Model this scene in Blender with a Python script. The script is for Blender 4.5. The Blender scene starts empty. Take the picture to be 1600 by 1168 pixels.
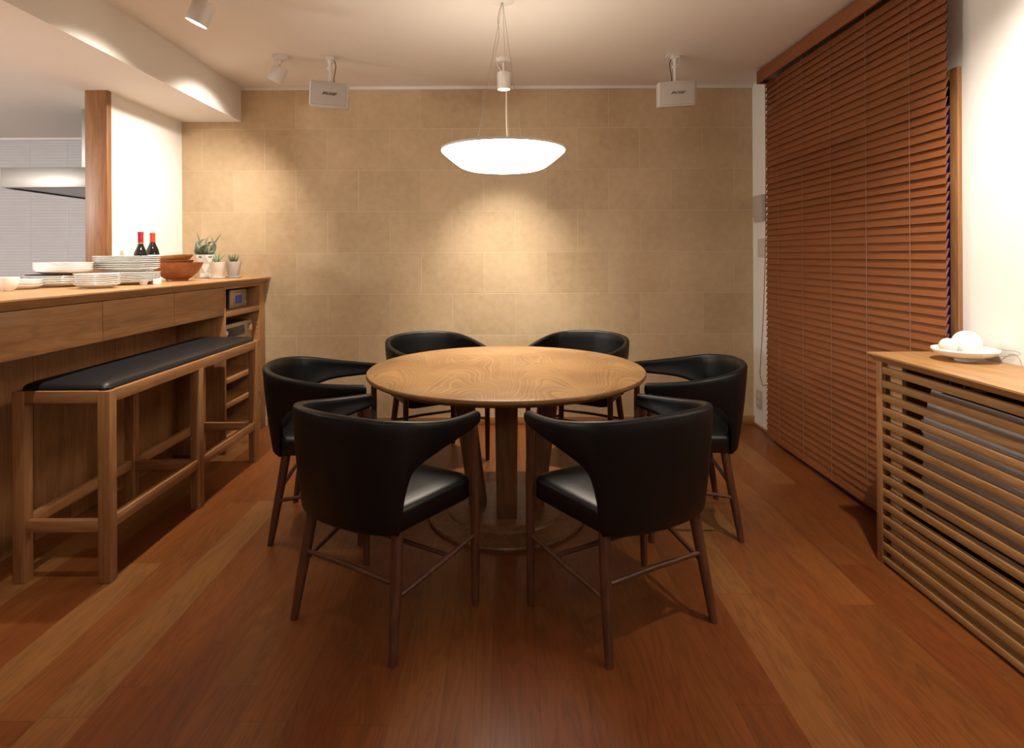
import bpy, bmesh, math, random
from mathutils import Vector, Matrix, Euler

scene = bpy.context.scene
COL = scene.collection
PI = math.pi
R = math.radians

# ------------------------------------------------------------------ camera
cam_d = bpy.data.cameras.new('camera')
cam = bpy.data.objects.new('camera', cam_d)
COL.objects.link(cam)
cam_d.sensor_width = 36.0
cam_d.lens = 910 / 1600 * 36.0
cam_d.shift_x = 11.5 / 1600
cam_d.shift_y = -184.0 / 1600
cam_d.clip_start = 0.02
cam.location = (0, 0, 1.2)
cam.matrix_world = Matrix.Translation((0, 0, 1.2)) @ Matrix.Rotation(R(90), 4, 'X') @ Matrix.Rotation(R(-0.28), 4, 'Z')
scene.camera = cam

# ------------------------------------------------------------------ world, view
w = bpy.data.worlds.new('night_sky')
scene.world = w
w.use_nodes = True
bgn = w.node_tree.nodes['Background']
bgn.inputs[0].default_value = (0.10, 0.12, 0.85, 1)
bgn.inputs[1].default_value = 0.06
scene.view_settings.view_transform = 'Standard'
scene.view_settings.look = 'None'
scene.view_settings.exposure = 0.0
scene.view_settings.gamma = 1.0
scene.view_settings.use_curve_mapping = False

# ------------------------------------------------------------------ lights
WARM = (1.0, 0.80, 0.55)
WARM2 = (1.0, 0.90, 0.78)


def spot(name, loc, target, watts, angle, blend=0.6, color=WARM2, radius=0.03):
    d = bpy.data.lights.new(name, 'SPOT')
    d.energy = watts
    d.spot_size = R(angle)
    d.spot_blend = blend
    d.color = color
    d.shadow_soft_size = radius
    o = bpy.data.objects.new(name, d)
    COL.objects.link(o)
    o.location = loc
    o.rotation_euler = (Vector(target) - Vector(loc)).to_track_quat('-Z', 'Y').to_euler()
    return o


def area(name, loc, target, watts, sx, sy, color=WARM2):
    d = bpy.data.lights.new(name, 'AREA')
    d.shape = 'RECTANGLE'
    d.size = sx
    d.size_y = sy
    d.energy = watts
    d.color = color
    o = bpy.data.objects.new(name, d)
    COL.objects.link(o)
    o.location = loc
    o.rotation_euler = (Vector(target) - Vector(loc)).to_track_quat('-Z', 'Y').to_euler()
    return o


# lamps whose fixtures stand in view
SPOTS = {
    'near_left': dict(lens=(-1.40, 2.65, 2.262), aim=(-1.80, 2.65, 1.352)),
    'far_left': dict(lens=(-1.405, 3.56, 2.270), aim=(-1.93, 3.66, 1.36)),
    'centre': dict(lens=(0.0, 3.60, 2.225), aim=(0.0, 3.64, 1.225)),
}
spot('spot_lamp_near_left', SPOTS['near_left']['lens'], (-1.95, 2.70, 1.30), 115, 116, 0.9)
spot('spot_lamp_far_left', SPOTS['far_left']['lens'], (-2.08, 3.62, 1.36), 105, 116, 0.9)
spot('spot_lamp_centre', SPOTS['centre']['lens'], (0.0, 3.70, 1.20), 190, 84, 1.0)
# lamps of the same ceiling rows, out of the frame; then added fill lights
spot('spot_lamp_right', (1.15, 1.45, 2.27), (1.72, 1.50, 1.30), 160, 116, 0.8)
spot('spot_lamp_counter', (-1.40, 1.70, 2.262), (-2.02, 1.75, 1.30), 60, 116, 0.8)
spot('fill_behind_left', (-0.9, 0.2, 2.3), (-0.9, 0.35, 0.0), 17, 120, 0.9)  # unseen light added to fill the near floor, left
spot('fill_behind_right', (0.9, 0.2, 2.3), (0.9, 0.35, 0.0), 21, 120, 0.9)  # unseen light added to fill the near floor, right
d_ = bpy.data.lights.new('kitchen_fill', 'POINT')  # unseen light added to brighten the kitchen ceiling and tiles
d_.energy = 130
d_.shadow_soft_size = 0.16
d_.color = (1.0, 0.97, 0.93)
o_ = bpy.data.objects.new('kitchen_fill', d_)
COL.objects.link(o_)
o_.location = (-4.1, 1.6, 1.55)
area('room_fill', (0.0, -1.6, 2.36), (0.0, -1.6, 0), 30, 1.6, 1.2, WARM2)  # unseen panel of light added as ambient fill behind the camera

# ------------------------------------------------------------------ materials
MATS = {}


class NT:
    def __init__(self, name):
        self.m = bpy.data.materials.new(name)
        self.m.use_nodes = True
        self.t = self.m.node_tree
        self.b = self.t.nodes['Principled BSDF']
        MATS[name] = self.m

    def n(self, typ, **kw):
        nd = self.t.nodes.new(typ)
        for k, v in kw.items():
            setattr(nd, k, v)
        return nd

    def l(self, a, b):
        self.t.links.new(a, b)

    def math(self, op, a, b=None, c=None):
        nd = self.n('ShaderNodeMath', operation=op)
        for i, v in enumerate((a, b, c)):
            if v is None:
                continue
            if isinstance(v, (int, float)):
                nd.inputs[i].default_value = v
            else:
                self.l(v, nd.inputs[i])
        return nd.outputs[0]

    def mix(self, f, a, b, blend='MIX'):
        nd = self.n('ShaderNodeMix', data_type='RGBA', blend_type=blend)
        for s, v in ((nd.inputs[0], f), (nd.inputs[6], a), (nd.inputs[7], b)):
            if isinstance(v, (int, float)):
                s.default_value = v
            elif isinstance(v, tuple):
                s.default_value = (*v, 1)
            else:
                self.l(v, s)
        return nd.outputs[2]

    def noise(self, vec, scale, detail=3, rough=0.5, dist=0.0):
        nd = self.n('ShaderNodeTexNoise')
        nd.inputs['Scale'].default_value = scale
        nd.inputs['Detail'].default_value = detail
        nd.inputs['Roughness'].default_value = rough
        nd.inputs['Distortion'].default_value = dist
        self.l(vec, nd.inputs['Vector'])
        return nd.outputs['Fac']

    def ramp(self, f, p0, p1):
        nd = self.n('ShaderNodeMapRange')
        nd.inputs[1].default_value = p0
        nd.inputs[2].default_value = p1
        self.l(f, nd.inputs[0])
        return nd.outputs[0]

    def bump(self, h, strength, dist=0.002):
        nd = self.n('ShaderNodeBump')
        nd.inputs['Strength'].default_value = strength
        nd.inputs['Distance'].default_value = dist
        self.l(h, nd.inputs['Height'])
        self.l(nd.outputs[0], self.b.inputs['Normal'])


def plain(name, col, rough=0.5, metal=0.0, bumpy=0.0, var=0.0, spec=None, emit=None, estr=0):
    t = NT(name)
    t.b.inputs['Base Color'].default_value = (*col, 1)
    t.b.inputs['Roughness'].default_value = rough
    t.b.inputs['Metallic'].default_value = metal
    if spec is not None:
        t.b.inputs['Specular IOR Level'].default_value = spec
    co = t.n('ShaderNodeTexCoord').outputs['Object']
    if var:
        f = t.noise(co, 9, 4)
        c = t.mix(f, tuple(x * (1 - var) for x in col), tuple(min(1, x * (1 + var)) for x in col))
        t.l(c, t.b.inputs['Base Color'])
    if bumpy:
        t.bump(t.noise(co, 350, 2), bumpy, 0.0005)
    if emit:
        t.b.inputs['Emission Color'].default_value = (*emit, 1)
        t.b.inputs['Emission Strength'].default_value = estr
    return t.m


def wood(name, light, dark, axis='y', rough=0.42, spread=0.35, figure=1.0):
    t = NT(name)
    co = t.n('ShaderNodeTexCoord').outputs['Object']
    rnd = t.n('ShaderNodeObjectInfo').outputs['Random']
    mp = t.n('ShaderNodeMapping')
    sc = {'x': (0.9, 9, 9), 'y': (9, 0.9, 9), 'z': (9, 9, 0.9)}[axis]
    mp.inputs['Scale'].default_value = tuple(s * figure for s in sc)
    add = t.n('ShaderNodeVectorMath', operation='ADD')
    t.l(co, add.inputs[0])
    cmb = t.n('ShaderNodeCombineXYZ')
    r7 = t.math('MULTIPLY', rnd, 7.0)
    for i in range(3):
        t.l(r7, cmb.inputs[i])
    t.l(cmb.outputs[0], add.inputs[1])
    t.l(add.outputs[0], mp.inputs['Vector'])
    g1 = t.noise(mp.outputs[0], 1.6, 4, 0.55, 0.9)
    g1 = t.math('FRACT', t.math('MULTIPLY', g1, 5.0))
    g1 = t.math('ABSOLUTE', t.math('SUBTRACT', g1, 0.5))
    g1 = t.math('MULTIPLY', g1, 2.0)
    mp2 = t.n('ShaderNodeMapping')
    sc = {'x': (4, 160, 160), 'y': (160, 4, 160), 'z': (160, 160, 4)}[axis]
    mp2.inputs['Scale'].default_value = sc
    t.l(add.outputs[0], mp2.inputs['Vector'])
    g2 = t.noise(mp2.outputs[0], 1.0, 3, 0.6)
    g3 = t.noise(mp.outputs[0], 0.7, 2, 0.5)
    f = t.math('ADD', t.math('MULTIPLY', g1, 0.38), t.math('MULTIPLY', g2, 0.5))
    f = t.math('ADD', f, t.math('MULTIPLY', g3, 0.35))
    f = t.ramp(f, 0.60 - spread * 0.75, 0.60 + spread * 0.75)
    c = t.mix(f, dark, light)
    tone = t.math('ADD', t.math('MULTIPLY', rnd, 0.14), 0.93)
    hs = t.n('ShaderNodeHueSaturation')
    t.l(tone, hs.inputs['Value'])
    t.l(c, hs.inputs['Color'])
    t.l(hs.outputs[0], t.b.inputs['Base Color'])
    t.b.inputs['Roughness'].default_value = rough
    t.bump(g2, 0.12, 0.0006)
    return t.m


# cherry floor boards
def floor_mat():
    t = NT('cherry_floor')
    pos = t.n('ShaderNodeNewGeometry').outputs['Position']
    sep = t.n('ShaderNodeSeparateXYZ')
    t.l(pos, sep.inputs[0])
    X, Y = sep.outputs[0], sep.outputs[1]
    u = t.math('DIVIDE', t.math('ADD', X, 0.0424 + 1.31 * 4), 0.131)
    iu = t.math('FLOOR', u)
    fu = t.math('FRACT', u)
    wn = t.n('ShaderNodeTexWhiteNoise', noise_dimensions='1D')
    t.l(iu, wn.inputs['W'])
    v = t.math('ADD', t.math('DIVIDE', Y, 1.35), t.math('MULTIPLY', wn.outputs['Value'], 9.0))
    iv = t.math('FLOOR', v)
    fv = t.math('FRACT', v)
    cb = t.n('ShaderNodeCombineXYZ')
    t.l(iu, cb.inputs[0])
    t.l(iv, cb.inputs[1])
    w2 = t.n('ShaderNodeTexWhiteNoise', noise_dimensions='2D')
    t.l(cb.outputs[0], w2.inputs['Vector'])
    rv = w2.outputs['Value']
    g = t.n('ShaderNodeCombineXYZ')
    t.l(t.math('ADD', t.math('MULTIPLY', X, 9.0), t.math('MULTIPLY', rv, 31)), g.inputs[0])
    t.l(t.math('ADD', t.math('MULTIPLY', Y, 1.1), t.math('MULTIPLY', rv, 17)), g.inputs[1])
    n1 = t.noise(g.outputs[0], 1.3, 4, 0.55, 1.2)
    rings = t.math('MULTIPLY', t.math('ABSOLUTE', t.math('SUBTRACT', t.math('FRACT', t.math('MULTIPLY', n1, 7.0)), 0.5)), 2.0)
    rings = t.math('POWER', rings, 0.45)
    g2 = t.n('ShaderNodeCombineXYZ')
    t.l(t.math('MULTIPLY', X, 190), g2.inputs[0])
    t.l(t.math('MULTIPLY', Y, 5), g2.inputs[1])
    n2 = t.noise(g2.outputs[0], 1.0, 3, 0.6)
    n3 = t.noise(g.outputs[0], 0.5, 2)
    base = t.n('ShaderNodeValToRGB')
    cr = base.color_ramp
    cr.elements[0].position = 0.0
    cr.elements[0].color = (0.142, 0.038, 0.009, 1)
    cr.elements[1].position = 1.0
    cr.elements[1].color = (0.205, 0.088, 0.027, 1)
    for p, c in ((0.30, (0.156, 0.045, 0.011)), (0.62, (0.168, 0.051, 0.012)), (0.86, (0.180, 0.061, 0.016))):
        e = cr.elements.new(p)
        e.color = (*c, 1)
    t.l(rv, base.inputs[0])
    grain = t.math('ADD', t.math('ADD', t.math('MULTIPLY', rings, 0.34), t.math('MULTIPLY', n2, 0.46)), t.math('MULTIPLY', n3, 0.55))
    grain = t.math('ADD', grain, 0.22)
    gm = t.n('ShaderNodeCombineColor')
    for i in range(3):
        t.l(grain, gm.inputs[i])
    c = t.mix(1.0, base.outputs[0], gm.outputs[0], 'MULTIPLY')
    eu = t.math('MINIMUM', fu, t.math('SUBTRACT', 1.0, fu))
    ev = t.math('MINIMUM', fv, t.math('SUBTRACT', 1.0, fv))
    lu = t.math('LESS_THAN', eu, 0.007)
    lv = t.math('LESS_THAN', ev, 0.0009)
    ln = t.math('MAXIMUM', lu, lv)
    c = t.mix(t.math('MULTIPLY', ln, 0.45), c, (0.05, 0.018, 0.008))
    t.l(c, t.b.inputs['Base Color'])
    t.l(t.math('ADD', 0.30, t.math('MULTIPLY', n2, 0.12)), t.b.inputs['Roughness'])
    t.b.inputs['Specular IOR Level'].default_value = 0.30
    t.bump(t.math('SUBTRACT', t.math('MULTIPLY', n2, 0.15), ln), 0.25, 0.0008)
    return t.m


def tile_mat(name, axis, w_, h_, x0, z0, offs, c1, c2, mortar, gap, rough=0.5, cloud=2.2, ribs=False):
    t = NT(name)
    pos = t.n('ShaderNodeNewGeometry').outputs['Position']
    sep = t.n('ShaderNodeSeparateXYZ')
    t.l(pos, sep.inputs[0])
    X, Z = sep.outputs[axis], sep.outputs[2]
    v = t.math('DIVIDE', t.math('SUBTRACT', z0, Z), h_)
    iv = t.math('FLOOR', v)
    fv = t.math('FRACT', v)
    md = t.math('MODULO', t.math('ADD', iv, 100), 2.0)
    u = t.math('ADD', t.math('DIVIDE', t.math('SUBTRACT', X, x0), w_), t.math('MULTIPLY', md, offs))
    iu = t.math('FLOOR', u)
    fu = t.math('FRACT', u)
    cb = t.n('ShaderNodeCombineXYZ')
    t.l(iu, cb.inputs[0])
    t.l(iv, cb.inputs[1])
    w2 = t.n('ShaderNodeTexWhiteNoise', noise_dimensions='2D')
    t.l(cb.outputs[0], w2.inputs['Vector'])
    n1 = t.noise(pos, cloud, 3, 0.5)
    n2 = t.noise(pos, cloud * 9, 4, 0.6)
    f = t.math('ADD', t.math('ADD', t.math('MULTIPLY', n1, 1.0), t.math('MULTIPLY', n2, 0.7)), t.math('MULTIPLY', w2.outputs['Value'], 0.22))
    f = t.ramp(f, 0.55, 1.35)
    c = t.mix(f, c1, c2)
    eu = t.math('MULTIPLY', t.math('MINIMUM', fu, t.math('SUBTRACT', 1.0, fu)), w_)
    ev = t.math('MULTIPLY', t.math('MINIMUM', fv, t.math('SUBTRACT', 1.0, fv)), h_)
    e = t.math('MINIMUM', eu, ev)
    ln = t.math('LESS_THAN', e, gap)
    c = t.mix(ln, c, mortar)
    t.l(c, t.b.inputs['Base Color'])
    t.b.inputs['Roughness'].default_value = rough
    hgt = t.math('MULTIPLY', t.math('MINIMUM', e, gap * 2.2), 1 / (gap * 2.2))
    hgt = t.math('ADD', hgt, t.math('MULTIPLY', n2, 0.12))
    t.bump(hgt, 0.5, 0.0015)
    return t.m


floor_mat()
tile_mat('beige_wall_tile', 0, 0.4455, 0.294, -1.484, 2.405, 0.5, (0.43, 0.305, 0.175), (0.63, 0.475, 0.30), (0.66, 0.53, 0.37), 0.0013, 0.42)
tile_mat('kitchen_wall_tile', 0, 0.30, 0.0235, -3.5, 2.10, 0.0, (0.52, 0.52, 0.54), (0.60, 0.60, 0.62), (0.46, 0.46, 0.47), 0.0018, 0.3, 1.2)
plain('white_plaster', (0.80, 0.78, 0.74), 0.85, bumpy=0.15)
plain('ceiling_white', (0.78, 0.74, 0.69), 0.9, bumpy=0.1)
plain('brown_panel', (0.13, 0.10, 0.075), 0.8)
plain('white_paint', (0.80, 0.78, 0.74), 0.5)
wood('cherry_counter', (0.36, 0.175, 0.068), (0.24, 0.104, 0.038), 'y', 0.42)
wood('cherry_upright', (0.36, 0.175, 0.068), (0.24, 0.104, 0.038), 'z', 0.42)
wood('cherry_cross', (0.36, 0.175, 0.068), (0.24, 0.104, 0.038), 'x', 0.42)
wood('cherry_top', (0.50, 0.27, 0.11), (0.37, 0.185, 0.07), 'y', 0.33)
wood('post_wood', (0.31, 0.140, 0.050), (0.21, 0.086, 0.029), 'z', 0.42)
wood('slat_wood', (0.37, 0.195, 0.075), (0.25, 0.122, 0.045), 'y', 0.38)
wood('pale_board', (0.56, 0.34, 0.18), (0.45, 0.25, 0.12), 'z', 0.5)
wood('oak_slats', (0.47, 0.26, 0.10), (0.33, 0.165, 0.06), 'y', 0.40)
wood('walnut_leg', (0.115, 0.042, 0.020), (0.065, 0.023, 0.012), 'z', 0.38)
wood('walnut_rung', (0.115, 0.042, 0.020), (0.065, 0.023, 0.012), 'x', 0.38)
wood('table_leg_wood', (0.20, 0.090, 0.034), (0.12, 0.050, 0.018), 'z', 0.42)
wood('table_rim_wood', (0.33, 0.165, 0.065), (0.21, 0.098, 0.036), 'x', 0.4)
wood('blind_wood', (0.255, 0.080, 0.022), (0.185, 0.055, 0.015), 'y', 0.55, spread=0.6)
wood('bowl_wood', (0.34, 0.115, 0.035), (0.22, 0.066, 0.02), 'x', 0.42)
wood('bowl_wood_light', (0.55, 0.27, 0.10), (0.38, 0.16, 0.055), 'x', 0.45)
plain('black_leather', (0.004, 0.004, 0.0045), 0.38, bumpy=0.12, spec=0.5)
plain('back_leather', (0.004, 0.004, 0.0042), 0.42, bumpy=0.12, spec=0.33)
plain('bench_leather', (0.007, 0.007, 0.009), 0.42, bumpy=0.15, spec=0.4)
plain('white_china', (0.86, 0.86, 0.84), 0.15)
plain('white_ceramic', (0.74, 0.71, 0.66), 0.55)
plain('grey_ceramic', (0.52, 0.49, 0.46), 0.6)
plain('soil', (0.05, 0.03, 0.02), 0.9, var=0.4)
plain('aloe_green', (0.115, 0.155, 0.10), 0.5, var=0.45)
plain('agave_green', (0.28, 0.38, 0.22), 0.5, var=0.3)
plain('dark_green', (0.05, 0.11, 0.04), 0.5, var=0.4)
plain('white_enamel', (0.74, 0.71, 0.67), 0.4)
plain('speaker_grey', (0.58, 0.54, 0.49), 0.55)
plain('speaker_grille', (0.47, 0.43, 0.39), 0.6, bumpy=0.8)
plain('badge_light', (0.72, 0.70, 0.68), 0.3, 0.6)
plain('badge_dark', (0.05, 0.045, 0.05), 0.4)
plain('stainless', (0.26, 0.245, 0.225), 0.42, 1.0)
plain('steel_duct', (0.42, 0.42, 0.42), 0.4, 1.0)
plain('black_metal', (0.02, 0.02, 0.02), 0.4)
plain('dark_rubber', (0.015, 0.012, 0.012), 0.7)
plain('wire_grey', (0.25, 0.24, 0.23), 0.4, 0.6)
plain('cord_light', (0.55, 0.46, 0.38), 0.7)
plain('cord_brown', (0.045, 0.018, 0.016), 0.7)
plain('ladder_tape', (0.30, 0.15, 0.09), 0.8)
plain('ac_grey', (0.66, 0.64, 0.63), 0.45)
plain('ac_light', (0.52, 0.50, 0.50), 0.4)
plain('ac_dark', (0.03, 0.03, 0.03), 0.6)
plain('cabinet_dark', (0.10, 0.055, 0.03), 0.6)
plain('stereo_champagne', (0.46, 0.38, 0.25), 0.35, 0.5)
plain('stereo_dark', (0.03, 0.03, 0.035), 0.35)
plain('stereo_display', (0.02, 0.02, 0.05), 0.15, emit=(0.12, 0.15, 1.0), estr=0.07)
plain('knob_silver', (0.72, 0.70, 0.66), 0.25, 0.9)
plain('plate_plastic', (0.62, 0.56, 0.50), 0.5)
plain('plate_plastic_grey', (0.48, 0.42, 0.38), 0.5)
plain('outlet_ivory', (0.50, 0.46, 0.38), 0.5)
plain('lamp_lens', (1, 1, 1), 0.4, emit=(1.0, 0.86, 0.68), estr=14)
plain('pendant_glass', (0.9, 0.9, 0.9), 0.3, emit=(1.0, 0.87, 0.70), estr=20)
plain('pendant_uplight', (0.9, 0.9, 0.9), 0.3, emit=(1.0, 0.84, 0.66), estr=6)
plain('foil_red', (0.40, 0.02, 0.04), 0.35)
plain('foil_orange', (0.62, 0.06, 0.03), 0.35)
plain('foil_gold', (0.6, 0.45, 0.08), 0.3, 0.7)
plain('label_white', (0.8, 0.79, 0.76), 0.6)
plain('dark_tray', (0.06, 0.02, 0.015), 0.5)
plain('kitchen_base', (0.5, 0.48, 0.45), 0.6)
plain('green_glass', (0.008, 0.010, 0.009), 0.06, spec=0.6)
t_ = NT('window_glass')
t_.b.inputs['Transmission Weight'].default_value = 1.0
t_.b.inputs['Roughness'].default_value = 0.0
t_.b.inputs['IOR'].default_value = 1.1
t_ = NT('clear_glass')
t_.b.inputs['Transmission Weight'].default_value = 1.0
t_.b.inputs['Roughness'].default_value = 0.02
t_.b.inputs['IOR'].default_value = 1.4


def table_top_mat():
    t = NT('table_top_wood')
    co = t.n('ShaderNodeTexCoord').outputs['Object']
    sep = t.n('ShaderNodeSeparateXYZ')
    t.l(co, sep.inputs[0])
    X, Y = sep.outputs[0], sep.outputs[1]
    # book-matched veneer in leaves: arched figure fanning from the near edge
    u = t.math('DIVIDE', t.math('ADD', X, 0.70), 0.35)
    iu = t.math('FLOOR', u)
    fu = t.math('SUBTRACT', t.math('FRACT', u), 0.5)
    fl = t.math('ABSOLUTE', t.math('ADD', fu, t.math('MULTIPLY', iu, 0.03)))
    g = t.n('ShaderNodeCombineXYZ')
    t.l(t.math('MULTIPLY', X, 2.4), g.inputs[0])
    t.l(t.math('MULTIPLY', Y, 1.6), g.inputs[1])
    t.l(t.math('MULTIPLY', iu, 3.7), g.inputs[2])
    warp = t.noise(g.outputs[0], 1.4, 1.5, 0.45, 0.35)
    d = t.math('MULTIPLY', t.math('POWER', fl, 2.0), 3.0)
    ph = t.math('ADD', t.math('ADD', Y, d), t.math('MULTIPLY', warp, 1.1))
    n = t.math('FRACT', t.math('MULTIPLY', ph, 12.0))
    ring = t.math('POWER', n, 0.6)
    g2 = t.n('ShaderNodeCombineXYZ')
    t.l(t.math('MULTIPLY', ph, 38.0), g2.inputs[0])
    t.l(t.math('MULTIPLY', X, 6.0), g2.inputs[1])
    fine = t.noise(g2.outputs[0], 1.0, 3, 0.6)
    big = t.noise(co, 4.0, 2)
    f = t.math('ADD', t.math('ADD', t.math('MULTIPLY', ring, 0.26), t.math('MULTIPLY', fine, 0.66)), t.math('MULTIPLY', big, 0.6))
    f = t.ramp(f, 0.50, 1.0)
    c = t.mix(f, (0.175, 0.083, 0.030), (0.47, 0.275, 0.118))
    t.l(c, t.b.inputs['Base Color'])
    t.b.inputs['Roughness'].default_value = 0.36
    return t.m


table_top_mat()


# ------------------------------------------------------------------ helpers
def link(o, parent=None):
    COL.objects.link(o)
    if parent is not None:
        o.parent = parent
    return o


def obj(name, bm, mat, parent=None, smooth=40, loc=None, rot=None):
    bmesh.ops.recalc_face_normals(bm, faces=bm.faces)
    me = bpy.data.meshes.new(name)
    bm.to_mesh(me)
    bm.free()
    if smooth:
        me.shade_smooth()
        me.set_sharp_from_angle(angle=R(smooth))
    me.materials.append(MATS[mat])
    o = bpy.data.objects.new(name, me)
    link(o, parent)
    if loc:
        o.location = loc
    if rot:
        o.rotation_euler = rot
    return o


def thing(name, label, cat, loc=(0, 0, 0), rot=(0, 0, 0), group=None):
    o = bpy.data.objects.new(name, None)
    o.empty_display_size = 0.1
    link(o)
    o.location = loc
    o.rotation_euler = rot
    return tag(o, label, cat, group)


def tag(o, label, cat, group=None):
    o['label'] = label
    o['category'] = cat
    if group:
        o['group'] = group
    return o


def struct(name, bm, mat, parent=None, label=None):
    o = obj(name, bm, mat, parent)
    if parent is None:
        o['kind'] = 'structure'
        if label:
            o['label'] = label
    return o


def B():
    return bmesh.new()


def box(bm, x0, x1, y0, y1, z0, z1, bev=0.0, seg=2):
    vs = [bm.verts.new((x, y, z)) for x in (x0, x1) for y in (y0, y1) for z in (z0, z1)]
    idx = [(0, 1, 3, 2), (4, 6, 7, 5), (0, 4, 5, 1), (2, 3, 7, 6), (0, 2, 6, 4), (1, 5, 7, 3)]
    fs = [bm.faces.new([vs[i] for i in f]) for f in idx]
    if bev:
        es = list({e for f in fs for e in f.edges})
        bmesh.ops.bevel(bm, geom=es, offset=bev, segments=seg, affect='EDGES', profile=0.5)
    return bm


def hexa(bm, bottom, top, bev=0.0):
    """bottom/top: 4 points each"""
    vb = [bm.verts.new(p) for p in bottom]
    vt = [bm.verts.new(p) for p in top]
    fs = [bm.faces.new(vb[::-1]), bm.faces.new(vt)]
    for i in range(4):
        j = (i + 1) % 4
        fs.append(bm.faces.new((vb[i], vb[j], vt[j], vt[i])))
    if bev:
        es = list({e for f in fs for e in f.edges})
        bmesh.ops.bevel(bm, geom=es, offset=bev, segments=2, affect='EDGES', profile=0.5)
    return bm


def lathe(bm, prof, seg=48, c=(0, 0, 0), sx=1.0, sy=1.0):
    """prof: list of (r, z); r==0 makes a pole"""
    rings = []
    for r, z in prof:
        if r <= 1e-6:
            rings.append([bm.verts.new((c[0], c[1], c[2] + z))])
        else:
            rings.append([bm.verts.new((c[0] + r * sx * math.cos(2 * PI * i / seg), c[1] + r * sy * math.sin(2 * PI * i / seg), c[2] + z)) for i in range(seg)])
    for a, b in zip(rings, rings[1:]):
        for i in range(seg):
            j = (i + 1) % seg
            if len(a) == 1 and len(b) == 1:
                continue
            if len(a) == 1:
                bm.faces.new((a[0], b[i], b[j]))
            elif len(b) == 1:
                bm.faces.new((a[i], a[j], b[0]))
            else:
                bm.faces.new((a[i], a[j], b[j], b[i]))
    return bm


def tube(bm, pts, rad, seg=10, cap=True):
    pts = [Vector(p) for p in pts]
    rads = rad if isinstance(rad, (list, tuple)) else [rad] * len(pts)
    rings = []
    prev = None
    for i, p in enumerate(pts):
        if i == 0:
            d = pts[1] - p
        elif i == len(pts) - 1:
            d = p - pts[i - 1]
        else:
            d = pts[i + 1] - pts[i - 1]
        d.normalize()
        if prev is None:
            up = Vector((0, 0, 1)) if abs(d.z) < 0.9 else Vector((1, 0, 0))
            n = d.cross(up).normalized()
        else:
            n = (prev - d * prev.dot(d)).normalized()
        prev = n
        b = d.cross(n)
        rings.append([bm.verts.new(p + (n * math.cos(2 * PI * k / seg) + b * math.sin(2 * PI * k / seg)) * rads[i]) for k in range(seg)])
    for a, b in zip(rings, rings[1:]):
        for i in range(seg):
            j = (i + 1) % seg
            bm.faces.new((a[i], a[j], b[j], b[i]))
    if cap:
        bm.faces.new(rings[0][::-1])
        bm.faces.new(rings[-1])
    return bm


def extrude_poly(bm, poly, fn0, fn1, bev=0.0):
    """poly: 2D points; fn0/fn1 map (a,b) to 3D for both ends"""
    a = [bm.verts.new(fn0(p)) for p in poly]
    b = [bm.verts.new(fn1(p)) for p in poly]
    fs = [bm.faces.new(a[::-1]), bm.faces.new(b)]
    n = len(poly)
    for i in range(n):
        j = (i + 1) % n
        fs.append(bm.faces.new((a[i], a[j], b[j], b[i])))
    if bev:
        es = list({e for f in fs for e in f.edges})
        bmesh.ops.bevel(bm, geom=es, offset=bev, segments=2, affect='EDGES', profile=0.5)
    return bm


def catmull(P, n):
    """P list of tuples; returns n samples per segment + last"""
    P = [Vector(p) for p in P]
    Q = [P[0] * 2 - P[1]] + P + [P[-1] * 2 - P[-2]]
    out = []
    for i in range(1, len(Q) - 2):
        p0, p1, p2, p3 = Q[i - 1:i + 3]
        for k in range(n):
            t = k / n
            out.append(0.5 * ((2 * p1) + (p2 - p0) * t + (2 * p0 - 5 * p1 + 4 * p2 - p3) * t * t + (3 * p1 - p0 - 3 * p2 + p3) * t ** 3))
    out.append(P[-1].copy())
    return out


def copy_tree(root):
    r = root.copy()
    COL.objects.link(r)
    for ch in root.children:
        c = ch.copy()
        COL.objects.link(c)
        c.parent = r
        for g in ch.children:
            d = g.copy()
            COL.objects.link(d)
            d.parent = c
    return r


# ------------------------------------------------------------------ room shell
XR = 1.77      # right wall
YB = 4.15      # far wall
XL = -2.296    # white side wall beside the counter
ZC = 2.41      # ceiling
ZS = 2.165     # soffit and kitchen ceiling
XS = -1.872    # face of the soffit

struct('floor', box(B(), -5.1, 1.95, -2.3, 4.8, -0.08, 0.0), 'cherry_floor')
struct('ceiling', box(B(), XS, 1.95, -2.3, YB + 0.12, ZC, ZC + 0.08), 'ceiling_white')
struct('ceiling_kitchen', box(B(), -5.1, XS, -2.3, 4.8, ZS, ZC + 0.08), 'ceiling_white')
struct('wall_back', box(B(), XL - 0.109, XR + 0.15, YB, YB + 0.12, 0, ZC), 'beige_wall_tile')
struct('wall_side', box(B(), XL - 0.109, XL, 3.385, YB, 0, ZS), 'white_plaster')
struct('wall_kitchen', box(B(), -5.1, XL - 0.109, 4.67, 4.8, 0, ZS), 'kitchen_wall_tile')
struct('wall_left', box(B(), -5.2, -5.1, -2.3, 4.8, 0, ZS), 'white_plaster')
struct('wall_front', box(B(), -5.1, 1.95, -2.4, -2.3, 0, ZC), 'brown_panel')
WY0, WY1, WZ1 = 2.29, 3.66, 1.885
bm = B()
box(bm, XR, XR + 0.14, -2.3, WY0, 0, ZC)
box(bm, XR, XR + 0.14, WY1, YB, 0, ZC)
box(bm, XR, XR + 0.14, WY0, WY1, WZ1, ZC)
struct('wall_right', bm, 'white_plaster')
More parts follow.
